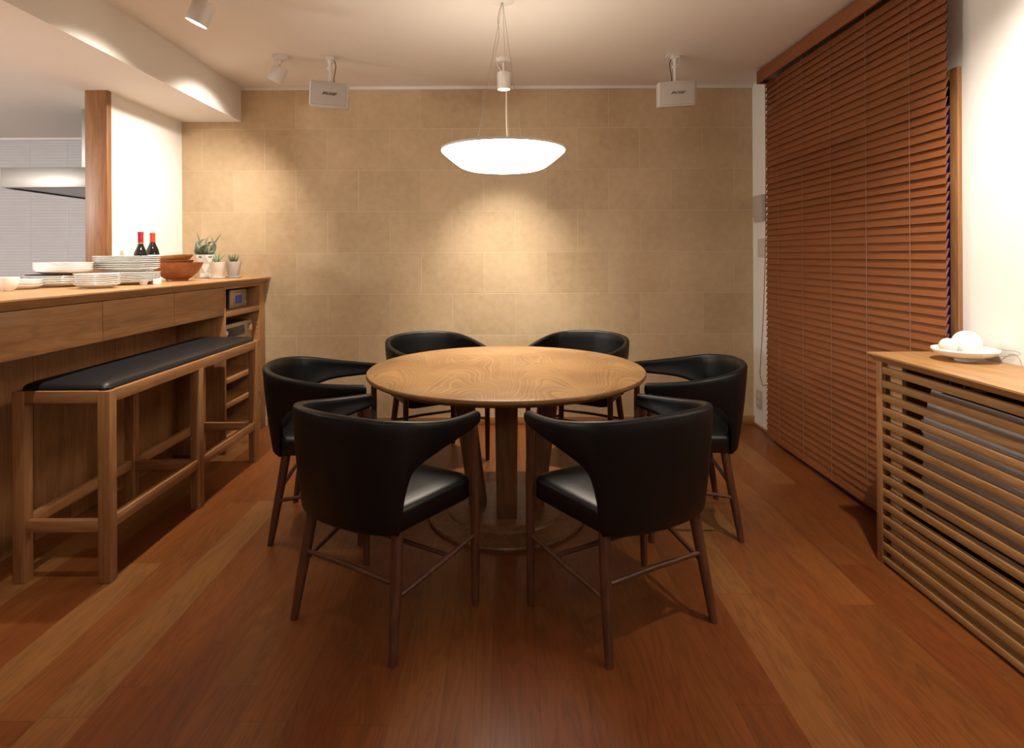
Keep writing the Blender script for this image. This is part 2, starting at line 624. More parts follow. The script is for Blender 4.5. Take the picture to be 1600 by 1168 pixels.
# window: wooden casing, frame and glass
wroot = bpy.data.objects.new('window_1', None)
link(wroot)
wroot['kind'] = 'structure'
bm = B()
box(bm, XR - 0.018, XR, WY0 - 0.04, WY0, 0, WZ1 + 0.04, 0.002)
box(bm, XR - 0.018, XR, WY1, WY1 + 0.04, 0, WZ1 + 0.04, 0.002)
box(bm, XR - 0.018, XR, WY0, WY1, WZ1, WZ1 + 0.04, 0.002)
box(bm, XR, XR + 0.07, WY0, WY0 + 0.004, 0, WZ1)
box(bm, XR, XR + 0.07, WY1 - 0.004, WY1, 0, WZ1)
box(bm, XR, XR + 0.07, WY0, WY1, WZ1 - 0.004, WZ1)
obj('window_casing', bm, 'cherry_upright', wroot)
bm = B()
x0, x1 = XR + 0.075, XR + 0.115
for y0, y1, z0, z1 in ((WY0 + .004, WY0 + .045, 0.03, WZ1), (WY1 - .045, WY1 - .004, 0.03, WZ1), (2.955, 2.995, .03, WZ1), (WY0, WY1, 0, .06), (WY0, WY1, WZ1 - .05, WZ1)):
    box(bm, x0, x1, y0, y1, z0, z1, 0.003)
obj('window_frame', bm, 'black_metal', wroot)
obj('window_pane', box(B(), XR + 0.092, XR + 0.098, WY0, WY1, 0.03, WZ1 - 0.02), 'window_glass', wroot)

# trims
struct('baseboard_back', box(B(), -1.69, XR, YB - 0.012, YB, 0, 0.058, 0.002), 'cherry_cross')
struct('baseboard_right', box(B(), XR - 0.010, XR, WY1 + 0.04, YB - 0.012, 0, 0.016, 0.002), 'cherry_counter')
struct('trim_1', box(B(), XS, XR, YB - 0.014, YB, ZC - 0.022, ZC, 0.002), 'white_paint')
struct('trim_2', box(B(), -5.1, XL - 0.109, 4.655, 4.67, 2.148, 2.165, 0.002), 'white_paint')
# wooden post at the end of the side wall
struct('trim_3', box(B(), -2.408, -2.281, 3.345, 3.385, 1.06, ZS, 0.002), 'post_wood')

# ------------------------------------------------------------------ counter
CY0 = 1.0
CF = -1.705
bm = B()
# countertop with undercut front edge; notch for the side wall
prof = [(-1.668, 1.060), (-1.668, 1.054), (CF, 1.020), (-2.294, 1.020), (-2.294, 1.060)]
extrude_poly(bm, prof, lambda p: (p[0], CY0, p[1]), lambda p: (p[0], YB, p[1]))
box(bm, -2.42, -2.294, CY0, 3.385, 1.020, 1.060)
ct = obj('countertop', bm, 'cherry_top')
tag(ct, 'long cherry wood bar countertop with undercut front edge, along the left side', 'countertop')

# base body with knee panels
bm = B()
edges = [3.538, 2.99, 2.469, 1.95, 1.43, CY0]
for a, b in zip(edges, edges[1:]):
    box(bm, -2.016, -2.0, b + 0.0015, a - 0.0015, 0.0, 1.02, 0.001)
box(bm, -2.294, -2.018, CY0, 3.538, 0.0, 1.02)
box(bm, -2.42, -2.294, CY0, 3.34, 0.0, 1.02)
bc = obj('base_cabinet', bm, 'cherry_upright')
tag(bc, 'cherry panelled base of the bar standing behind the bench', 'cabinet')

# drawer box hanging below the top
dr = thing('drawer_unit', 'shallow drawer box hanging under the bar countertop above the bench', 'drawers', (0, 0, 0))
obj('drawer_case', box(B(), -1.998, CF - 0.02, CY0, 3.538, 0.862, 1.019), 'cherry_counter', dr)
ys = [3.538, 3.005, 2.470, 1.935, 1.40, CY0]
for a, b in zip(ys, ys[1:]):
    obj('drawer', box(B(), CF - 0.02, CF, b + 0.0015, a - 0.0015, 0.848, 1.017, 0.001), 'cherry_counter', dr)

# open shelf unit at the far end
su = thing('shelf_unit', 'open cherry shelf unit holding stereo equipment at the far end of the bar', 'shelves', (0, 0, 0))
bm = B()
box(bm, -2.29, CF, 3.540, 3.560, 0, 1.019, 0.001)
obj('side_panel', bm, 'cherry_upright', su)
obj('side_panel', box(B(), -2.29, CF, 4.050, YB - 0.013, 0, 1.019, 0.001), 'cherry_upright', su)
obj('back_panel', box(B(), -2.12, -2.10, 3.560, 4.050, 0, 1.019), 'cherry_counter', su)
obj('top_rail', box(B(), -2.10, CF, 3.560, 4.050, 1.005, 1.019), 'cherry_counter', su)
for z0, z1 in ((0.832, 0.868), (0.604, 0.630), (0.424, 0.450), (0.272, 0.298), (0.075, 0.10)):
    obj('shelf', box(B(), -2.10, CF - 0.001, 3.560, 4.050, z0, z1, 0.001), 'cherry_counter', su)
obj('plinth', box(B(), -2.10, CF - 0.004, 3.560, 4.050, 0, 0.075), 'cherry_counter', su)
for k in range(3):
    bm = B()
    tube(bm, [(-1.722, 4.0492, 0.705 + k * 0.030), (-1.722, 4.0501, 0.705 + k * 0.030)], 0.0035, 10)
    obj('pin_hole', bm, 'black_metal', su)

# stereo devices
st = thing('compact_stereo', 'small champagne stereo with blue display in the top shelf opening', 'stereo', (-1.775, 3.88, 0.868))
obj('body', box(B(), -0.20, -0.012, -0.115, 0.115, 0.004, 0.118, 0.003), 'stereo_dark', st)
fp = obj('front_panel', box(B(), -0.012, 0.0, -0.118, 0.118, 0.002, 0.120, 0.003), 'stereo_champagne', st)
obj('display', box(B(), -0.001, 0.0015, -0.045, 0.05, 0.028, 0.082, 0.001), 'stereo_display', fp)
for i in range(5):
    obj('button', box(B(), 0, 0.003, -0.098, -0.085, 0.018 + i * 0.019, 0.028 + i * 0.019, 0.001), 'knob_silver', fp)
bm = B()
tube(bm, [(0.0, 0.095, 0.028), (0.012, 0.095, 0.028)], 0.009, 16)
obj('knob', bm, 'knob_silver', fp)
obj('disc_slot', box(B(), 0, 0.0012, -0.06, 0.08, 0.098, 0.102), 'stereo_dark', fp)
st = thing('stereo_receiver', 'wide champagne receiver with two silver knobs in the second shelf opening', 'receiver', (-1.745, 3.80, 0.630))
obj('body', box(B(), -0.30, -0.014, -0.215, 0.215, 0.008, 0.142, 0.003), 'stereo_dark', st)
fp = obj('front_panel', box(B(), -0.014, 0.0, -0.218, 0.218, 0.006, 0.146, 0.004), 'stereo_champagne', st)
obj('display', box(B(), -0.001, 0.0015, -0.15, 0.10, 0.060, 0.122, 0.001), 'stereo_dark', fp)
for yy, r in ((-0.185, 0.019), (0.160, 0.026)):
    bm = B()
    tube(bm, [(0, yy, 0.098), (0.003, yy, 0.098), (0.018, yy, 0.098), (0.021, yy, 0.098)], [r, r, r * .92, r * .75], 24)
    obj('knob', bm, 'knob_silver', fp)
for sx in (-0.26, -0.05):
    for sy in (-0.18, 0.18):
        bm = B()
        tube(bm, [(sx, sy, 0), (sx, sy, 0.01)], 0.014, 14)
        obj('foot', bm, 'dark_rubber', st)

# ------------------------------------------------------------------ bench
bn = thing('bench', 'long counter-height cherry bench with black leather seat in front of the bar', 'bench', (-1.64, 2.80, 0))
hx, hy = 0.180, 0.655
for sy in (-1, 0, 1):
    for sx in (-1, 1):
        cx = sx * (hx - 0.0225)
        cy = sy * (hy - 0.0225)
        obj('leg', box(B(), cx - 0.0225, cx + 0.0225, cy - 0.021, cy + 0.021, 0, 0.708 if sy else 0.67, 0.0025), 'cherry_upright', bn)
for sx in (-1, 1):
    x = sx * (hx - 0.0215)
    obj('side_rail', box(B(), x - 0.019, x + 0.0205, -hy + 0.0445, hy - 0.0445, 0.664, 0.709, 0.0025), 'cherry_counter', bn)
    obj('stretcher', box(B(), x - 0.014, x + 0.014, -hy + 0.0445, -0.0215, 0.192, 0.235, 0.002), 'cherry_counter', bn)
    obj('stretcher', box(B(), x - 0.014, x + 0.014, 0.0215, hy - 0.0445, 0.192, 0.235, 0.002), 'cherry_counter', bn)
for sy in (-1, 1):
    y = sy * (hy - 0.022)
    obj('end_rail', box(B(), -hx + 0.0455, hx - 0.0455, y - 0.019, y + 0.019, 0.664, 0.709, 0.0025), 'cherry_cross', bn)
for y in (-hy + 0.022, 0, hy - 0.022):
    obj('cross_stretcher', box(B(), -hx + 0.0455, hx - 0.0455, y - 0.013, y + 0.013, 0.186, 0.229, 0.002), 'cherry_cross', bn)


def cushion(bm, hxf, hyf, z0, z1, crown, edge, nx=10, ny=24, taper=None):
    """rounded rectangular pad with crowned top"""
    def P(u, v, ring):
        return None
    outline = []
    rc = edge
    segs = 6
    for (cx, cy, a0) in ((hxf - rc, hyf - rc, 0), (-hxf + rc, hyf - rc, 90), (-hxf + rc, -hyf + rc, 180), (hxf - rc, -hyf + rc, 270)):
        for k in range(segs + 1):
            a = R(a0 + 90 * k / segs)
            outline.append((cx + rc * math.cos(a), cy + rc * math.sin(a)))
    if taper:
        outline = [taper(p) for p in outline]
    n = len(outline)
    rings = []
    h = z1 - z0
    # (scale inset, z)
    prof = [(0.006, z0), (0.0, z0 + 0.006), (-0.0015, z0 + h * 0.5), (0.0, z1 - 0.020), (0.004, z1 - 0.011), (0.011, z1 - 0.005), (0.022, z1)]
    for ins, z in prof:
        rings.append([bm.verts.new((x - math.copysign(min(ins, abs(x)), x), y - math.copysign(min(ins, abs(y)), y), z)) for x, y in outline])
    for s in (0.82, 0.6, 0.35, 0.12):
        base = rings[len(prof) - 1]
        rings.append([bm.verts.new((b.co.x * s, b.co.y * s, z1 + crown * (1 - s * s))) for b in base])
    for a, b in zip(rings, rings[1:]):
        for i in range(n):
            j = (i + 1) % n
            bm.faces.new((a[i], a[j], b[j], b[i]))
    bm.faces.new(rings[-1])
    bm.faces.new(rings[0][::-1])
    return bm


bm = B()
cushion(bm, hx - 0.016, hy - 0.016, 0.700, 0.736, 0.008, 0.022)
obj('seat_cushion', bm, 'bench_leather', bn, smooth=70)

# ------------------------------------------------------------------ chairs
T = [(0, -.262, .727), (.10, -.249, .725), (.18, -.218, .719), (.227, -.178, .713), (.246, -.152, .709), (.256, -.134, .706),
     (.267, -.106, .701), (.279, -.06, .693), (.286, .01, .682), (.280, .105, .672), (.264, .202, .665)]
Bt = [(0, -.214, .362), (.085, -.207, .362), (.155, -.190, .363), (.200, -.166, .364), (.216, -.150, .368), (.223, -.143, .45),
      (.236, -.128, .528), (.251, -.098, .562), (.268, -.015, .588), (.268, .105, .602), (.260, .202, .612)]


def build_shell(bm):
    tr = catmull(T, 4)
    br = catmull(Bt, 4)
    tp = [Vector((-p.x, p.y, p.z)) for p in tr[:0:-1]] + tr
    bp = [Vector((-p.x, p.y, p.z)) for p in br[:0:-1]] + br
    n = len(tp)
    rows = 9
    grid = []
    for i in range(n):
        col = []
        for k in range(rows + 1):
            s = k / rows
            p = bp[i].lerp(tp[i], s)
            # slight outward swell at the lower part
            out = Vector((p.x, p.y, 0))
            if out.length > 0:
                out.normalize()
            p = p + out * (0.006 * math.sin(PI * s))
            col.append(p)
        grid.append(col)
    th0 = 0.030
    rings = []
    for i in range(n):
        a = grid[max(0, i - 1)]
        b = grid[min(n - 1, i + 1)]
        nm = []
        for k in range(rows + 1):
            tx = b[k] - a[k]
            tz = grid[i][min(rows, k + 1)] - grid[i][max(0, k - 1)]
            nn = tx.cross(tz).normalized()
            c = Vector((0, 0.02, 0)) - Vector((grid[i][k].x, grid[i][k].y, 0))
            if nn.dot(c) < 0:
                nn = -nn
            nm.append(nn)
        # plan-based inward normal to stay smooth where the edge turns
        ring = []
        hgt = (tp[i] - bp[i]).length
        e = min(0.010 / hgt, 0.2)
        up = (tp[i] - bp[i])

        def at(s, o):
            kk = max(0.0, min(1.0, s)) * rows
            k0 = int(min(rows - 1, math.floor(kk)))
            f = kk - k0
            p = grid[i][k0].lerp(grid[i][k0 + 1], f)
            nn = nm[k0].lerp(nm[k0 + 1], f)
            nn = Vector((nn.x, nn.y, nn.z * 0.3)).normalized()
            return p + nn * o
        th = th0
        ring.append(at(e * 0.3, th * 0.12))
        for k in range(rows + 1):
            s = e + (1 - 2 * e) * k / rows
            ring.append(at(s, 0))
        ring.append(at(1 - e * 0.3, th * 0.12))
        ring.append(at(1, th * 0.35))
        ring.append(at(1, th * 0.65))
        ring.append(at(1 - e * 0.3, th * 0.88))
        for k in range(rows, -1, -1):
            s = e + (1 - 2 * e) * k / rows
            ring.append(at(s, th))
        ring.append(at(e * 0.3, th * 0.88))
        ring.append(at(0, th * 0.65))
        ring.append(at(0, th * 0.35))
        rings.append(ring)
    # rounded tips
    def shrink(ring, f, adv):
        c = sum(ring, Vector()) / len(ring)
        return [c + (p - c) * f + Vector((0, adv, 0)) for p in ring]
    rings = [shrink(rings[0], 0.72, 0.010), shrink(rings[0], 0.92, 0.007)] + rings + [shrink(rings[-1], 0.92, 0.007), shrink(rings[-1], 0.72, 0.010)]
    vr = [[bm.verts.new(p) for p in r] for r in rings]
    m = len(vr[0])
    for a, b in zip(vr, vr[1:]):
        for i in range(m):
            j = (i + 1) % m
            bm.faces.new((a[i], a[j], b[j], b[i]))
    bm.faces.new(vr[0][::-1])
    bm.faces.new(vr[-1])
    return bm


def make_chair():
    c = thing('dining_chair', '', 'chair', group='black leather dining chairs around the round table')
    obj('backrest', build_shell(B()), 'back_leather', c, smooth=60)

    def tp(p):
        x, y = p
        k = 0.905 + 0.095 * (y + 0.19) / 0.39
        if y < 0:
            k *= 1 - 0.10 * max(0, (-y - 0.10)) / 0.09
        return (x * k, y + 0.012)
    bm = B()
    cushion(bm, 0.243, 0.196, 0.366, 0.444, 0.020, 0.045, taper=tp)
    obj('seat', bm, 'black_leather', c, smooth=75)
    for s in (-1, 1):
        bm = B()
        tube(bm, [(s * .253, .190, .632), (s * .255, .189, .45), (s * .256, .188, .20), (s * .257, .187, 0)], [.0125, .0155, .015, .0125], 16)
        obj('leg', bm, 'walnut_leg', c)
        bm = B()
        tube(bm, [(s * .186, -.128, .372), (s * .196, -.146, .25), (s * .207, -.168, .12), (s * .216, -.187, 0)], [.0185, .0180, .0160, .0125], 16)
        obj('leg', bm, 'walnut_leg', c)
        bm = B()
        tube(bm, [(s * .257, .188, .243), (s * .235, .01, .211), (s * .205, -.163, .178)], [.0075, .0092, .0075], 12)
        obj('stretcher', bm, 'walnut_rung', c)
    bm = B()
    tube(bm, [(-.200, -.154, .218), (0, -.154, .222), (.200, -.154, .218)], [.0075, .0092, .0075], 12)
    obj('stretcher', bm, 'walnut_rung', c)
    bm = B()
    tube(bm, [(-.243, .06, .220), (0, .06, .222), (.243, .06, .220)], [.0072, .009, .0072], 12)
    obj('stretcher', bm, 'walnut_rung', c)
    return c


chairs = [
    (-.423, 1.982, -31.2, 'black leather armchair in the near left, its back to the viewer, beside the bench end'),
    (.399, 1.967, 28.8, 'black leather armchair in the near right, its back to the viewer, nearest the slatted cabinet'),
    (-.822, 2.665, -83.4, 'black leather armchair at the left side of the table, facing right beside the bench'),
    (.825, 2.675, 83.4, 'black leather armchair at the right side of the table, facing left beside the wooden blind'),
    (-.423, 3.475, -148.8, 'black leather armchair behind the table on the left, before the tiled wall'),
    (.450, 3.480, 149.5, 'black leather armchair behind the table on the right, before the tiled wall'),
]
ch0 = make_chair()
for i, (x, y, a, lab) in enumerate(chairs):
    c = ch0 if i == 0 else copy_tree(ch0)
    c.location = (x, y, 0)
    c.rotation_euler = (0, 0, R(a))
    c['label'] = lab

# ------------------------------------------------------------------ table
tb = thing('dining_table', 'round wooden dining table with arched grain on a four-legged disc base', 'table', (0.004, 2.72, 0))
bm = B()
lathe(bm, [(0, .683), (.30, .683), (.55, .683), (.629, .683), (.6345, .681), (.637, .676), (.6365, .668), (.632, .662), (.60, .646), (.56, .640), (0, .640)], 128)
tt = obj('tabletop', bm, 'table_top_wood', tb, smooth=30)
tt.data.materials.append(MATS['table_rim_wood'])
for p in tt.data.polygons:
    if p.center.z < .6815:
        p.material_index = 1
for k in range(4):
    a = k * PI / 2 + PI / 2

    def q(r, t, z):
        return (r * math.cos(a) - t * math.sin(a), r * math.sin(a) + t * math.cos(a), z)
    bm = B()
    bot = [q(.092, -.044, .046), q(.172, -.044, .046), q(.172, .044, .046), q(.092, .044, .046)]
    top = [q(.165, -.050, .645), q(.255, -.050, .645), q(.255, .050, .645), q(.165, .050, .645)]
    hexa(bm, bot, top, 0.010)
    obj('leg', bm, 'table_leg_wood', tb)
bm = B()
lathe(bm, [(0, .052), (.22, .052), (.262, .050), (.272, .045), (.278, .036), (.30, .026), (.345, .021), (.358, .017), (.362, .010), (.360, .0), (0, 0)], 96)
obj('base', bm, 'table_leg_wood', tb, smooth=30)

# ------------------------------------------------------------------ pendant lamp
pd = thing('pendant_lamp', 'wide shallow white glass pendant lamp glowing above the round table', 'lamp', (-0.004, 2.72, 0))
bm = B()
lathe(bm, [(.283, 1.697), (.287, 1.692), (.285, 1.684), (.262, 1.664), (.222, 1.632), (.200, 1.617), (.180, 1.609), (.14, 1.603), (.07, 1.600), (0, 1.599)], 96)
obj('shade', bm, 'pendant_glass', pd, smooth=60)
bm = B()
lathe(bm, [(.2875, 1.689), (.2895, 1.693), (.2895, 1.699), (.286, 1.700), (.284, 1.697)], 96)
obj('rim', bm, 'white_enamel', pd)
bm = B()
lathe(bm, [(.284, 1.694), (.20, 1.697), (.06, 1.698), (0, 1.698)], 96)
obj('added_uplight', bm, 'pendant_uplight', pd)  # glowing top face added to brighten the ceiling
bm = B()
lathe(bm, [(0, 1.699), (.05, 1.699), (.05, 1.712), (.045, 1.716), (0, 1.716)], 32)
obj('hub', bm, 'white_enamel', pd)
bm = B()
lathe(bm, [(0, ZC - .026), (.045, ZC - .026), (.055, ZC - .020), (.057, ZC - .0005), (0, ZC - .0005)], 40)
obj('canopy', bm, 'white_enamel', pd)
for dx, dy in ((-.125, -.03), (.088, -.05), (.03, .12)):
    bm = B()
    tube(bm, [(0, 0, ZC - .02), (dx, dy, 1.70)], 0.0009, 6)
    obj('suspension_wire', bm, 'wire_grey', pd)
bm = B()
tube(bm, catmull([(-.002, 0, ZC - .02), (-.022, .0, 2.31), (-.018, .01, 2.24), (-.033, .01, 2.15), (-.028, .01, 2.10), (.012, .01, 2.02), (.014, .01, 1.86), (.02, .0, 1.72)], 6), 0.0020, 8)
obj('power_cord', bm, 'cord_light', pd)


# ------------------------------------------------------------------ ceiling spotlights
def spotlight(name, label, can_xy, lens, aim, rad=0.038, length=0.112, zc=ZC):
    t = thing(name, label, 'spotlight', (can_xy[0], can_xy[1], zc), group='white ceiling spotlights')
    L = Vector(lens) - Vector((can_xy[0], can_xy[1], zc))
    d = (Vector(aim) - Vector(lens)).normalized()
    back = L - d * (length * 0.0 + 0.004)
    top = back - d * length
    pivot = back - d * (length * 0.80)
    bm = B()
    lathe(bm, [(0, 0), (.046, 0), (.046, -.018), (.042, -.024), (.012, -.026), (0, -.026)], 40)
    obj('canopy', bm, 'white_enamel', t)
    bm = B()
    tube(bm, [(0, 0, -.024), (0, 0, pivot.z + rad * 0.6), pivot], 0.0065, 12)
    obj('stem', bm, 'white_enamel', t)
    q = d.to_track_quat('Z', 'Y').to_matrix().to_4x4()
    bm = B()
    lathe(bm, [(0, 0), (rad - .004, 0), (rad, .004), (rad, length), (rad - .003, length), (rad - .004, length - .006), (rad - .004, .01), (0, .01)], 48)
    bmesh.ops.transform(bm, matrix=Matrix.Translation(top) @ q, verts=bm.verts)
    sh = obj('lamp_shade', bm, 'white_enamel', t)
    bm = B()
    lathe(bm, [(0, length - .005), (rad - .0045, length - .005), (rad - .0045, length - .009), (0, length - .009)], 40)
    bmesh.ops.transform(bm, matrix=Matrix.Translation(top) @ q, verts=bm.verts)
    obj('lens', bm, 'lamp_lens', sh)
    return t


S = SPOTS['near_left']
spotlight('ceiling_spotlight', 'large lit white spotlight at the top edge left, tilted towards the bar', (-1.345, 2.65), S['lens'], S['aim'], rad=0.049, length=0.104)
S = SPOTS['far_left']
spotlight('ceiling_spotlight', 'white spotlight left of the left speaker, tilted away so its lens is hidden', (-1.345, 3.50), S['lens'], S['aim'], rad=0.046, length=0.10)
S = SPOTS['centre']
spotlight('ceiling_spotlight', 'white spotlight behind the pendant lamp, pointing straight down at the tiled wall', (-0.002, 3.575), S['lens'], S['aim'], rad=0.041, length=0.105)


# ------------------------------------------------------------------ wall speakers
def text_mesh(s, size, depth, shear):
    cu = bpy.data.curves.new('logo_lettering', 'FONT')
    cu.body = s
    cu.size = size
    cu.extrude = depth
    cu.offset = size * 0.025
    cu.shear = shear
    cu.align_x = 'CENTER'
    cu.align_y = 'CENTER'
    o = bpy.data.objects.new('logo_lettering', cu)
    COL.objects.link(o)
    dg = bpy.context.evaluated_depsgraph_get()
    me = bpy.data.meshes.new_from_object(o.evaluated_get(dg))
    bpy.data.objects.remove(o)
    return me


LOGO = text_mesh('BOSE', 0.030, 0.0012, 0.45)


def speaker(label, loc, rot, cable_side):
    t = thing('ceiling_speaker', label, 'speaker', (loc[0], loc[1] + 0.02, ZC), group='white ceiling speakers')
    z = loc[2] - ZC
    m = Euler(rot, 'XYZ').to_matrix().to_4x4()
    M = Matrix.Translation((0, -0.02, z)) @ m
    bm = B()
    box(bm, -.1115, .1115, -.045, .06, -.073, .073, 0.012, 3)
    bmesh.ops.transform(bm, matrix=M, verts=bm.verts)
    cab = obj('cabinet', bm, 'speaker_grey', t)
    bm = B()
    box(bm, -.101, .101, -.050, -.043, -.063, .063, 0.005, 2)
    bmesh.ops.transform(bm, matrix=M, verts=bm.verts)
    obj('grille', bm, 'speaker_grille', cab)
    for off, mat in ((0.0013, 'badge_light'), (0, 'badge_dark')):  # pale copy set off behind the dark letters paints a highlight
        me = LOGO.copy()
        me.materials.clear()
        me.materials.append(MATS[mat])
        MM = M @ Matrix.Translation((0.0 - off, -.0512 + (0.0008 if off else 0), 0.004 - off)) @ Matrix.Rotation(R(90), 4, 'X') @ Matrix.Diagonal((1.12, 0.72, 1, 1))
        me.transform(MM)
        o = bpy.data.objects.new('logo' if not off else 'logo_highlight', me)
        link(o, cab)
    bm = B()
    box(bm, -.050, .050, -.028, .032, -.006, 0, 0.001)
    box(bm, -.024, .024, -.024, .024, -.024, -.005, 0.003)
    obj('mounting_plate', bm, 'white_enamel', t)
    bm = B()
    tube(bm, [(0, 0, -.022), (0, 0, -.045)], .014, 16)
    tube(bm, [(0, 0, -.045), (0.0, 0, z + .066)], .010, 16)
    tube(bm, [(-.018, 0, -.072), (.012, 0, -.072)], .010, 14)
    tube(bm, [(0, 0, z + .088), (0, 0, z + .066)], .015, 16)
    obj('bracket_arm', bm, 'white_enamel', t)
    s = cable_side
    bm = B()
    tube(bm, catmull([(s * .020, .01, -.018), (s * .030, .01, -.05), (s * .026, .01, -.085), (s * .018, .01, z + .10), (s * .02, .02, z + .062)], 6), .0026, 8)
    obj('cable', bm, 'cord_brown', t)


speaker('white box speaker hanging from the ceiling on the left, beside the tilted spotlight', (-1.048, 3.50, 2.170), (R(8), R(3.5), R(12)), 1)
speaker('white box speaker hanging from the ceiling on the right, near the wooden blind', (1.036, 3.50, 2.166), (R(8), R(-1.0), R(-8)), -1)

# ------------------------------------------------------------------ wooden blind
bl = thing('wooden_blind', 'tall reddish wooden venetian blind with closed slats over the right window', 'blind', (0, 0, 0))
BY0, BY1 = 2.236, 3.775
bm = B()
random.seed(4)
nsl = 62
pitch = 0.0365
for i in range(nsl):
    z = 0.068 + i * pitch
    # bottom edge towards the room, top edge towards the wall, cross-section slightly crowned
    dx, dz = 0.0150, 0.0440
    jx = random.uniform(-.0008, .0008)
    dx = 0.0150 + random.uniform(-.0035, .0035)
    a = Vector((1.694 + jx, z - dz / 2))
    b = Vector((1.694 + jx + dx, z + dz / 2))
    nrm = Vector((-dz, dx)).normalized()
    mid = (a + b) / 2
    t2 = 0.0016
    poly = [a, a + nrm * t2, mid + nrm * (t2 + .0012), b + nrm * t2, b, mid + nrm * .0004]
    extrude_poly(bm, [(p.x, p.y) for p in poly], lambda p: (p[0], BY0, p[1]), lambda p: (p[0], BY1, p[1]))
obj('slats', bm, 'blind_wood', bl, smooth=30)
obj('bottom_rail', box(B(), 1.690, 1.722, BY0, BY1, 0.024, 0.044, 0.004), 'blind_wood', bl)
bm = B()
box(bm, 1.655, 1.667, 2.19, 3.815, 2.316, 2.398, 0.002)
box(bm, 1.667, 1.766, 3.803, 3.815, 2.316, 2.398, 0.002)
box(bm, 1.667, 1.766, 2.19, 2.202, 2.316, 2.398, 0.002)
obj('valance', bm, 'blind_wood', bl)
obj('head_rail', box(B(), 1.682, 1.745, 2.21, 3.79, 2.335, 2.395, 0.002), 'stainless', bl)
for y in (3.59, 3.30, 3.015, 2.72, 2.427):
    bm = B()
    tube(bm, [(1.6885, y, 0.03), (1.6885, y, 2.34)], 0.0011, 6)
    tube(bm, [(1.722, y + .004, 0.03), (1.722, y + .004, 2.34)], 0.0009, 6)
    obj('ladder_cord', bm, 'ladder_tape', bl)
bm = B()
tube(bm, catmull([(1.706, 3.80, 2.34), (1.707, 3.80, 1.8), (1.703, 3.80, 1.3), (1.688, 3.80, .85), (1.668, 3.80, .52), (1.664, 3.80, .42), (1.680, 3.80, .355), (1.702, 3.80, .352), (1.722, 3.80, .39), (1.726, 3.80, .7), (1.722, 3.80, 1.3), (1.720, 3.80, 2.34)], 8), 0.0021, 8)
obj('pull_cord', bm, 'cord_brown', bl)

# wall plates
wp = thing('intercom_panel', 'pale wall panel with flip cover, highest on the strip beside the blind', 'wall panel', (XR, 0, 0))
obj('housing', box(B(), -.026, 0, 3.945, 4.083, 1.428, 1.612, 0.004), 'plate_plastic_grey', wp)
obj('cover', box(B(), -.031, -.025, 3.948, 4.080, 1.462, 1.606, 0.003), 'plate_plastic_grey', wp)
sp = thing('light_switch', 'pale light switch plate directly under the intercom panel', 'switch', (XR, 0, 0))
obj('plate', box(B(), -.010, 0, 3.955, 4.055, 1.185, 1.312, 0.004), 'plate_plastic', sp)
obj('rocker', box(B(), -.014, -.009, 3.985, 4.025, 1.205, 1.292, 0.002), 'plate_plastic', sp)
sp = thing('wall_outlet', 'ivory power outlet low on the wall beside the blind', 'outlet', (XR, 0, 0))
obj('plate', box(B(), -.009, 0, 4.015, 4.090, .135, .258, 0.003), 'outlet_ivory', sp)
for z in (.160, .208):
    obj('socket', box(B(), -.0115, -.008, 4.036, 4.070, z, z + .026, 0.002), 'plate_plastic', sp)

# ------------------------------------------------------------------ slatted cabinet right
CX = 1.46
cb = thing('slatted_cabinet', 'oak cabinet with horizontal slat front covering a heater, against the right wall', 'cabinet', (0, 0, 0))
Y0, Y1 = 0.35, 2.293
bm = B()
prof = [(1.430, .815), (1.430, .809), (1.460, .783), (XR - .001, .783), (XR - .001, .815)]
prof = [(1.430, .815), (1.430, .809), (1.460, .783), (1.684, .783), (1.684, .815)]
extrude_poly(bm, prof, lambda p: (p[0], Y0, p[1]), lambda p: (p[0], Y1 + .012, p[1]))
box(bm, 1.684, XR - .001, Y0, 2.228, .783, .815)
obj('top', bm, 'oak_slats', cb)
obj('end_panel', box(B(), CX, 1.684, Y1 - .034, Y1, 0, .783, 0.0015), 'cherry_upright', cb)
obj('end_panel', box(B(), CX, XR - .001, Y0, Y0 + .034, 0, .783, 0.0015), 'cherry_upright', cb)
bm = B()
for k in range(15):
    z1 = .765 - k * .0522
    box(bm, CX + .001, CX + .021, Y0 + .035, Y1 - .035, max(.012, z1 - .0265), z1, 0.0012)
obj('slats', bm, 'slat_wood', cb)
for y0, y1 in ((2.175, 2.258), (1.20, 1.26)):
    obj('inner_frame', box(B(), CX + .022, CX + .038, y0, y1, .01, .782), 'pale_board', cb)
obj('lower_board', box(B(), CX + .024, CX + .036, 1.261, 2.174, .0, .195), 'oak_slats', cb)
for k in range(14):
    z1 = .765 - k * .0522 - .0265
    obj('spacer', box(B(), CX + .004, CX + .0215, 2.243, 2.2585, z1 - .0256, z1), 'walnut_leg', cb)
obj('back_panel', box(B(), XR - .012, XR - .002, Y0 + .035, 2.225, .0, .782), 'cabinet_dark', cb)

